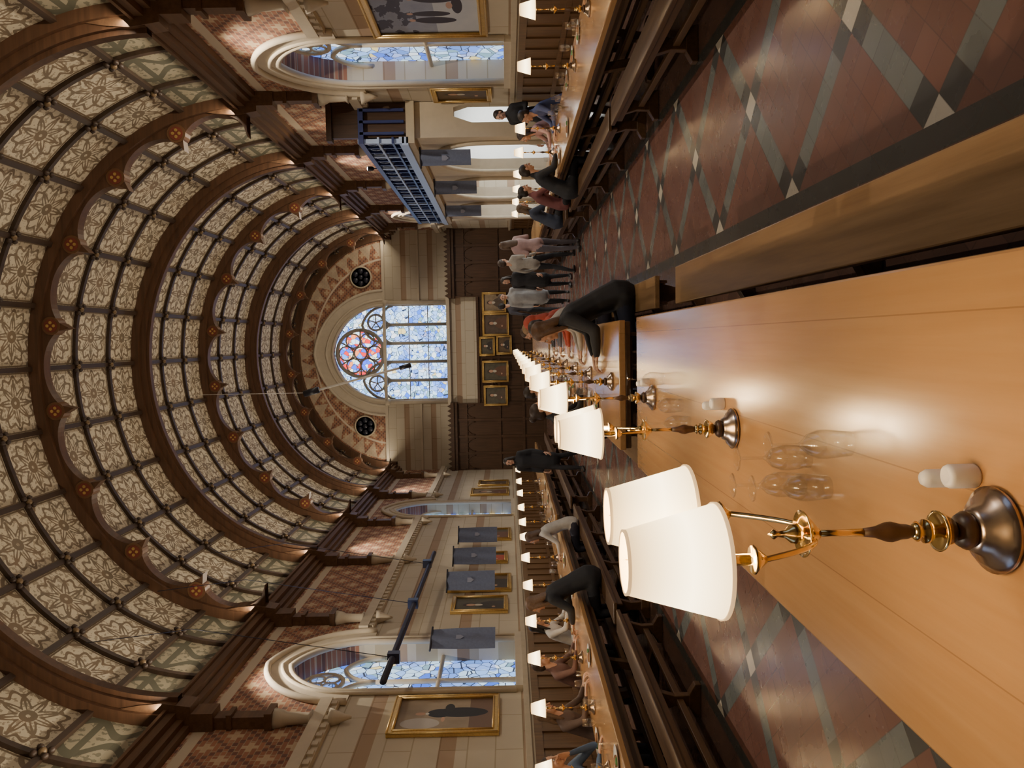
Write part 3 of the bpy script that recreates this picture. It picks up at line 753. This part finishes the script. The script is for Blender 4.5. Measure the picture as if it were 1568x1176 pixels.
for y in (5.2,6.44,7.57,8.8,10.0,11.5,13.0,14.4,15.6,17,18.6,20.2,22): lamp(LT-.1,y,False)
for y in (5.8,7.24,8.7,11.2,12.6,14.2,15.6,17,18.6): lamp(RT+.1,y,False)
# ------------------------------------------------------------ tableware
gp=[(.034,0),(.035,.002),(.012,.006),(.0045,.012),(.0038,.075),(.008,.083),(.026,.100),(.036,.125),(.037,.145),(.031,.205),(.0300,.205),(.0355,.145),(.0345,.127),(.025,.103),(.002,.086)]
b=MB(); b.lathe(gp,28,cap=False); g_up=b.mesh('wine_glass',[m_glass])
b=MB(); H=.205; b.lathe([(r,H-z) for r,z in gp],28,cap=False); g_dn=b.mesh('upturned_wine_glass',[m_glass])
b=MB(); b.lathe([(.028,0),(.034,.10),(.0325,.10),(.027,.006),(.001,.005)],20,cap=False); g_tm=b.mesh('tumbler',[m_glass])
b=MB(); b.lathe([(.07,0),(.075,.004),(.125,.018),(.127,.021),(.07,.009),(.001,.008)],32,mat=0); b.ell((.02,.01,.018),(.055,.05,.016),1,10); b.ell((-.05,-.02,.018),(.03,.035,.014),2,10)
plate=b.mesh('dinner_plate',[m_white,simple('roast_food',(.25,.11,.04),.6,0,.5,60),simple('green_vegetable',(.06,.16,.03),.6,0,.5,60)])
b=MB(); b.lathe([(.05,0),(.058,.02),(.060,.08),(.040,.15),(.036,.19),(.046,.215),(.044,.215),(.034,.19),(.038,.15),(.057,.08),(.001,.01)],24,cap=False); b.tube([(.045,0,.18),(.085,0,.17),(.09,0,.11),(.06,0,.07)],.006,8,0); jug=b.mesh('water_jug',[m_glass])
b=MB(); b.lathe([(.021,0),(.0225,.004),(.0225,.046),(.020,.052),(.014,.055),(.013,.054),(.0,.054)],20); pot=b.mesh('salt_pot',[m_white])
b=MB(); b.lathe([(.017,0),(.018,.004),(.0175,.062),(.012,.072),(.0,.074)],20); pot2=b.mesh('pepper_pot',[m_white])
for (x,y) in ((-.262,1.335),(-.262,2.90),(-.262,4.42)):
    inst('salt_pot',pot,(x,y,.7503)); inst('pepper_pot',pot2,(x-.012,y+.045,.7503))
for x,y in ((-.272,1.83),(-.405,1.95),(-.345,2.08),(-.43,2.12)): inst('wine_glass',g_dn,(x,y,.7505))
for x,y in ((-.40,3.45),(-.33,3.6),(-.22,4.0),(-.30,3.9)): inst('wine_glass',g_dn,(x,y,.7505))
PPL=[]
def dress(xc,y0,y1,step):
    y=y0
    while y<y1:
        for s in (-1,1):
            for nm,me,pr,xo,yo,rr in (('wine_glass',g_up,.75,s*random.uniform(.10,.17),random.uniform(.1,.3),.25),('dinner_plate',plate,.5,s*.29,random.uniform(-.05,.05),.42),('tumbler',g_tm,.45,s*random.uniform(.13,.2),-random.uniform(.12,.25),.25)):
                X_,Y_=xc+xo,y+yo
                if random.random()<pr and all(math.hypot(X_-a,Y_-c)>d for a,c,d in PPL):
                    inst(nm,me,(X_,Y_,.7505),random.random()*6); PPL.append((X_,Y_,.17 if nm=='dinner_plate' else .09))
        y+=step
# ------------------------------------------------------------ people
def remesh(b,vox,sm=3):
    me=b.mesh('tmp',[]); ob=bpy.data.objects.new('tmp',me); scn.collection.objects.link(ob)
    r=ob.modifiers.new('r','REMESH'); r.mode='VOXEL'; r.voxel_size=vox
    s=ob.modifiers.new('s','SMOOTH'); s.factor=.5; s.iterations=sm
    dg=bpy.context.evaluated_depsgraph_get(); m2=bpy.data.meshes.new_from_object(ob.evaluated_get(dg))
    vs=[v.co.copy() for v in m2.vertices]; fs=[tuple(p.vertices) for p in m2.polygons]
    bpy.data.objects.remove(ob); bpy.data.meshes.remove(me); bpy.data.meshes.remove(m2); return vs,fs
hb=MB()
hb.ell((0,-.012,.03),(.074,.094,.088)); hb.ell((0,.018,-.035),(.056,.068,.082)); hb.ell((0,.062,-.092),(.024,.022,.02))
hb.loft([(0,.080,.018),(0,.106,-.022)],[.008,.013]); hb.ell((0,.074,.026),(.044,.014,.010))
for s in (-1,1):
    hb.ell((s*.034,.058,-.03),(.022,.022,.024)); hb.ell((s*.076,-.005,-.008),(.010,.020,.030))
hb.loft([(0,-.015,-.07),(0,-.03,-.20)],[.052,.056])
HEADV=remesh(hb,.008,2)
def hairmesh(kind):
    b=MB()
    b.ell((0,-.026,.048),(.084,.100,.082),rot=None); b.ell((0,-.05,.0),(.082,.068,.085))
    if kind=='long':
        b.loft([(0,-.05,.0),(0,-.075,-.12),(0,-.085,-.27)],[(.088,.06),(.095,.045),(.075,.03)],right=(1,0,0))
        for s in (-1,1): b.loft([(s*.072,.01,.03),(s*.082,.0,-.08),(s*.085,-.005,-.20)],[.022,.026,.02])
    if kind=='bun': b.ell((0,-.13,.07),(.045,.04,.045))
    if kind=='hood':
        b.ell((0,-.04,.02),(.10,.11,.125)); b.loft([(0,-.05,-.05),(0,-.06,-.18)],[(.10,.09),(.13,.09)],right=(1,0,0))
    return remesh(b,.012,2)
HAIR={k:hairmesh(k) for k in ('short','long','bun','hood')}
hb=MB(); hb.loft([(0,-.02,0),(0,.03,0),(0,.085,0)],[(.024,.017),(.034,.014),(.040,.012)],right=(1,0,0))
for x,l in ((-.031,.055),(-.0105,.068),(.0105,.074),(.031,.066)):
    hb.loft([(x,.08,0),(x*1.1,.085+l*.5,-.006),(x*1.12,.085+l*.82,-.022),(x*1.1,.085+l,-.038)],[.0088,.0082,.0075,.0065],n=8)
hb.loft([(.028,.02,-.002),(.052,.048,-.010),(.062,.078,-.02)],[.011,.0095,.008],n=8)
HANDV=remesh(hb,.0045,1)
HANDL=([Vector((-v.x,v.y,v.z)) for v in HANDV[0]],[f[::-1] for f in HANDV[1]])
_mc={}
def cm(n,c,r=.75,v=.18,s=18):
    k=(n,c)
    if k not in _mc: _mc[k]=simple(n,c,r,0,v,s)
    return _mc[k]
def segd(p,a,b):
    ab=b-a; t=max(0,min(1,(p-a).dot(ab)/ab.length_squared)); return (p-a-ab*t).length
def person(name,x,y,rz,pose='stand',top=(.03,.03,.035),bot=(.02,.022,.03),hair=(.05,.03,.02),skin=(.55,.32,.22),hk='short',h=1.7,lean=.0,coat=False,turn=0,vox=.02,arms=None,z=0):
    k=h/1.7; V=lambda a,b,c:Vector((a*k,b*k,c*k))
    bt=MB(); segs=[]
    fat=.012 if coat else 0
    def limb(pts,rs,tag,rg=None):
        pts=[Vector(p) for p in pts]; rr=[(r*k,r*k) if not isinstance(r,tuple) else (r[0]*k,r[1]*k) for r in rs]
        bt.loft(pts,rr,0,12,rg)
        for i in range(len(pts)-1): segs.append((pts[i],pts[i+1],tag,(max(rr[i])+max(rr[i+1]))/2))
    if pose in('stand','walk'):
        st=.16 if pose=='walk' else .03
        A=[V(-.10,-st,.09),V(.10,st,.09)]; K=[V(-.10,-st*.2+.02,.50),V(.10,st*.7+.03,.50)]; Hh=[V(-.085,0,.92),V(.085,0,.92)]
        pel=V(0,0,.96); wa=V(0,.0+lean*.1,1.12); ch=V(0,lean*.25,1.32); nk=V(0,lean*.35,1.46); hd=V(0,.025+lean*.45,1.60)
        sh=[V(-.168,lean*.3,1.385),V(.168,lean*.3,1.385)]
        ar=arms or 'down'
    else:
        A=[V(-.12,.36,.09),V(.12,.40,.09)]; K=[V(-.12,.42,.485),V(.12,.43,.485)]; Hh=[V(-.09,.0,.545),V(.09,.0,.545)]
        pel=V(0,-.01,.58); wa=V(0,.0+lean*.15,.76); ch=V(0,.03+lean*.45,.97); nk=V(0,.05+lean*.6,1.10); hd=V(0,.09+lean*.75,1.235)
        sh=[V(-.168,.04+lean*.5,1.03),V(.168,.04+lean*.5,1.03)]
        ar=arms or 'table'
        PPL.append((x-math.sin(rz)*(.5+lean*.2),y+math.cos(rz)*(.5+lean*.2),.30))
    El=[];Wr=[]
    for i,s in enumerate((-1,1)):
        if ar=='down': El.append(sh[i]+V(s*.06,-.03,-.27)); Wr.append(sh[i]+V(s*.06,.06,-.51))
        elif ar=='hold': El.append(sh[i]+V(s*.05,-.02,-.26)); Wr.append(sh[i]+V(-s*.07,.22,-.23))
        elif ar=='chin':
            if i==0: El.append(V(-.20,.34+lean*.2,.80)); Wr.append(hd+V(-.06,.08,-.17))
            else: El.append(V(.24,.22+lean*.2,.82)); Wr.append(V(.12,.44+lean*.2,.785))
        else: El.append(V(s*.25,.20+lean*.3,.82)); Wr.append(V(s*.13,.42+lean*.3,.79))
    f=fat
    limb([pel-V(0,0,.03),pel+V(0,0,.05),wa,(wa+ch)/2,ch,(ch*2+nk)/3,nk-V(0,0,.02)],[(.150+f,.105+f),(.150+f,.105+f),(.128+f*1.5,.098+f*1.5),(.145+f,.105+f),(.160+f,.112+f),(.145+f,.095+f),(.070,.062)],'top',(1,0,0))
    limb([sh[0],sh[1]],[.058+f,.058+f],'top')
    for i in (0,1): limb([nk,(nk+sh[i])*.5+V(0,0,.004),sh[i]],[.046,.048,.052],'top')
    limb([nk-V(0,0,.02),nk+V(0,.01,.05)],[.052,.05],'skin' if hk!='hood' else 'top')
    for i in (0,1):
        limb([Hh[i],Hh[i]*.5+K[i]*.5,K[i]],[.088,.074,.056],'bot'); limb([K[i],K[i]*.6+A[i]*.4,A[i]],[.056,.055,.036],'bot')
        limb([Vector((A[i].x,A[i].y-.03*k,.042*k)),Vector((A[i].x,A[i].y+.14*k,.036*k))],[(.040,.040),(.042,.034)],'shoe',(1,0,0))
        limb([A[i],Vector((A[i].x,A[i].y,.05*k))],[.036,.04],'shoe')
        limb([sh[i],(sh[i]+El[i])/2,El[i]],[.056+f,.047+f,.039+f],'top'); limb([El[i],(El[i]+Wr[i])/2,Wr[i]],[.040+f,.035+f,.026+f*.6],'top')
    if coat:
        if pose in('stand','walk'): limb([wa,pel,V(0,.01,.80),V(0,.01,.66)],[(.15,.115),(.175,.13),(.19,.145),(.20,.15)],'top',(1,0,0))
        else: limb([wa,pel+V(0,-.02,0),V(0,-.02,.53)],[(.16,.12),(.185,.14),(.19,.14)],'top',(1,0,0))
    vs,fs=remesh(bt,vox,4)
    b=MB(); tags=['top','bot','skin','shoe']
    b.v=[tuple(v) for v in vs]
    for fa in fs:
        c=Vector((0,0,0))
        for i in fa: c+=vs[i]
        c/=len(fa); best=1e9;tg='top'
        for a_,b_,t_,r_ in segs:
            d=segd(c,a_,b_)-r_
            if t_=='top': d-=.015 if coat else .006
            if d<best: best=d;tg=t_
        b.f.append(fa); b.m.append(tags.index(tg)); b.sm.append(True); b.uv.append(None)
    MH=Matrix.Translation(hd)@Matrix.Rotation(turn,4,'Z')@Matrix.Rotation(-.1-lean*.5,4,'X')@Matrix.Scale(k*.97,4)
    b.add(HEADV[0],HEADV[1],2,True,MH)
    b.add(HAIR[hk][0],HAIR[hk][1],4 if hk!='hood' else 0,True,MH)
    for s in (-1,1):
        b.ell((s*.028,.074,.004),(.013,.010,.008),5,8,MH); b.ell((s*.028,.0825,.004),(.0055,.004,.006),6,8,MH)
        b.ell((s*.03,.083,.024),(.018,.006,.004),4,8,MH)
    b.ell((0,.083,-.060),(.022,.008,.007),7,8,MH)
    for i in (0,1):
        d=(Wr[i]-El[i]).normalized()
        if ar=='table': d=Vector((d.x*.6,d.y,-.02)).normalized()
        up=Vector((0,0,1)) if ar in('table','hold','chin') else Vector(((-1 if i==0 else 1),0,0))
        X=d.cross(up).normalized(); Z=X.cross(d)
        M=Matrix(((X.x,d.x,Z.x,0),(X.y,d.y,Z.y,0),(X.z,d.z,Z.z,0),(0,0,0,1)))
        hv=HANDL if i==1 else HANDV
        b.add(hv[0],hv[1],2,True,Matrix.Translation(Wr[i]+d*.02)@M@Matrix.Scale(k*.98,4))
    mats=[cm('clothing_top',top),cm('clothing_bottom',bot),cm('skin',skin,.55,.06),cm('shoe_leather',(.02,.016,.014),.4),cm('hair',hair,.55,.4,60),cm('eye_white',(.7,.7,.68),.3,.02),cm('iris',(.03,.02,.012),.2),cm('lips',(.42,.16,.13),.5)]
    ob=b.obj(name,mats,(x,y,z),rz); return ob
R90=math.pi/2
BK=(.014,.015,.020); 
person('seated_diner',.37,6.75,R90,'sit',BK,(.02,.025,.05),(.10,.05,.025),hk='long',lean=.28,coat=True,vox=.014,h=1.72)
person('seated_diner',.36,8.25,R90,'sit',(.40,.37,.34),(.03,.03,.05),(.03,.02,.015),lean=.2,turn=.3,vox=.018)
person('seated_diner',.36,9.75,R90,'sit',(.38,.06,.035),BK,(.02,.015,.012),hk='hood',lean=.1)
person('seated_diner',.36,11.25,R90,'sit',(.10,.10,.13),BK,(.25,.15,.07),hk='long',lean=.15)
person('seated_diner',.36,12.8,R90,'sit',(.05,.05,.06),BK,(.06,.035,.02),lean=.2)
person('seated_diner',TX-.66,8.25,-R90,'sit',BK,BK,(.04,.025,.02),hk='bun',lean=.2)
person('seated_diner',TX-.66,11.25,-R90,'sit',(.10,.06,.05),BK,(.03,.02,.015),lean=.2)
person('seated_diner',LT+.68,9.4,R90,'sit',BK,BK,(.16,.09,.05),hk='long',lean=.3,coat=True,h=1.78)
person('seated_diner',LT+.68,12.3,R90,'sit',(.45,.43,.40),(.03,.03,.05),(.09,.05,.03),hk='long',lean=.2)
person('standing_person',-2.55,15.6,math.pi*.9,'walk',BK,(.02,.02,.025),(.02,.015,.012),hk='long',coat=True,h=1.7)
person('seated_diner',LT-.70,7.0,-R90,'sit',(.05,.09,.18),BK,(.05,.03,.02),lean=.3,arms='chin')
person('seated_diner',LT-.70,8.2,-R90,'sit',(.08,.05,.04),BK,(.12,.07,.04),hk='long',lean=.2)
person('seated_diner',LT-.70,9.4,-R90,'sit',(.12,.06,.05),BK,(.04,.025,.02),lean=.25)
person('seated_diner',LT-.70,10.8,-R90,'sit',(.5,.48,.46),BK,(.02,.015,.012),hk='long',lean=.2)
person('seated_diner',RT+.72,11.9,R90,'sit',(.06,.08,.20),BK,(.03,.02,.015),lean=.2)
person('seated_diner',RT+.72,13.0,R90,'sit',(.36,.22,.22),BK,(.04,.025,.02),hk='long',lean=.2)
person('seated_diner',RT-.68,13.05,-R90,'sit',(.16,.05,.05),BK,(.02,.015,.012),hk='bun',lean=.2)
person('seated_diner',RT-.68,14.9,-R90,'sit',(.03,.04,.07),BK,(.10,.06,.03),hk='long',lean=.25,coat=True)
person('seated_diner',RT-.68,11.8,-R90,'sit',BK,BK,(.03,.02,.015),lean=.3,coat=True)
person('standing_person',2.0,15.7,.5,'stand',(.42,.28,.27),(.10,.09,.11),(.10,.06,.035),hk='long',arms='hold')
person('standing_person',1.75,16.9,-.8,'walk',(.36,.34,.31),BK,(.05,.03,.02),hk='short',h=1.75)
person('standing_person',1.45,17.9,2.4,'stand',BK,BK,(.03,.02,.015),hk='long',coat=True)
person('standing_person',1.1,18.8,3.0,'stand',(.34,.35,.37),BK,(.06,.04,.03),h=1.78,coat=True)
person('standing_person',.95,20.5,.2,'stand',(.06,.06,.08),BK,(.02,.015,.012),h=1.8)
person('standing_person',4.22,14.1,2.2,'stand',BK,BK,(.03,.02,.015),h=1.75,arms='hold')
person('serving_chef',XR+.9,17.3,R90,'stand',(.75,.75,.74),(.05,.05,.06),(.03,.02,.015),h=1.72,arms='hold')
person('serving_chef',4.42,16.2,.4,'stand',(.70,.70,.70),(.03,.03,.04),(.03,.02,.015),h=1.7,hk='bun')
for y in CL: PPL.append((TX,y,.2 if y<9.5 else .12))
for y in (6.44,7.57,8.8,10.0,11.5,13.0,14.4,15.6,17,18.6): PPL.append((LT-.1,y,.12))
for y in (5.8,7.24,8.7,11.2,12.6,14.2,15.6,17,18.6): PPL.append((RT+.1,y,.12))
dress(TX,6.4,13.9,.6); dress(LT,5.9,13,.7); dress(RT,6.0,12.9,.75); dress(LT,14.8,20,1.3); dress(RT,14.8,18,1.3)
for x,y in ((TX+.02,6.75),(TX,9.75),(LT,10.75),(RT,9.9)): inst('water_jug',jug,(x,y,.7505),1.0)
# ------------------------------------------------------------ lights
def area(name,loc,rot,sx,sy,e,col):
    l=bpy.data.lights.new(name,'AREA'); l.shape='RECTANGLE'; l.size=sx; l.size_y=sy; l.energy=e; l.color=col
    o=bpy.data.objects.new(name,l); o.location=loc; o.rotation_euler=rot; scn.collection.objects.link(o); return o
WC=(1,.85,.65)
for k in range(4):  # unseen strip lights added above the eaves to brighten the vault
    yc=-.6+9*k
    area('added_vault_fill',(CX-4.64,yc,6.54),(0,math.radians(226),0),.1,8.6,88,WC)
    area('added_vault_fill',(CX+4.64,yc,6.54),(0,math.radians(134),0),.1,8.6,88,WC)
area('servery_ceiling_light',(XR+2,19.3,3.15),(0,0,0),1.5,7,400,(.97,.97,.95))
def spot(name,loc,tgt,e,ang,col,r=.05):
    l=bpy.data.lights.new(name,'SPOT'); l.energy=e; l.spot_size=math.radians(ang); l.spot_blend=.6; l.color=col; l.shadow_soft_size=r
    o=bpy.data.objects.new(name,l); o.location=loc; o.rotation_euler=(Vector(tgt)-Vector(loc)).to_track_quat('-Z','Y').to_euler(); scn.collection.objects.link(o)
for y in (4,11.5,19,26.5):  # unseen spots added on both sides to brighten the lower hall
    spot('added_fill_spot',(XL+.45,y,6.42),(CX-2.0,y+1,0),340,120,(1,.86,.68))
    spot('added_fill_spot',(XR-.45,y,6.42),(CX+2.0,y+1,0),340,120,(1,.86,.68))
spot('gallery_spotlight_beam',(GX-.06,16.8,4.68),(XR,15.2,6.0),60,70,(1,.80,.55),.03)
spot('added_fill_spot',(CX,26.5,9.9),(CX,31,2.2),240,60,(1,.86,.68))  # extra spot added under the vault to lift the end wall
w=bpy.data.worlds.new('World'); scn.world=w; w.use_nodes=True; w.node_tree.nodes['Background'].inputs[0].default_value=(.6,.75,1,1); w.node_tree.nodes['Background'].inputs[1].default_value=.6
# ------------------------------------------------------------ camera
th=math.radians(3.34); ph=math.radians(.34); rho=math.radians(1.1)
f=Vector((-math.sin(th)*math.cos(ph),math.cos(th)*math.cos(ph),-math.sin(ph))); r=Vector((math.cos(th),math.sin(th),0)); d=-(r.cross(f))
Xc=(d*math.cos(rho)-r*math.sin(rho)); Yc=(r*math.cos(rho)+d*math.sin(rho)); Zc=-f
cam=bpy.data.cameras.new('camera'); co=bpy.data.objects.new('camera',cam); scn.collection.objects.link(co)
M=Matrix((Xc,Yc,Zc)).transposed().to_4x4(); M.translation=Vector((0,0,1.6)); co.matrix_world=M
cam.sensor_fit='HORIZONTAL'; cam.sensor_width=36; cam.lens=26.05; cam.clip_start=.05
scn.camera=co
scn.view_settings.view_transform='AgX'
try: scn.view_settings.look='AgX - Base Contrast'
except Exception as e: print(e)
scn.view_settings.exposure=0.5
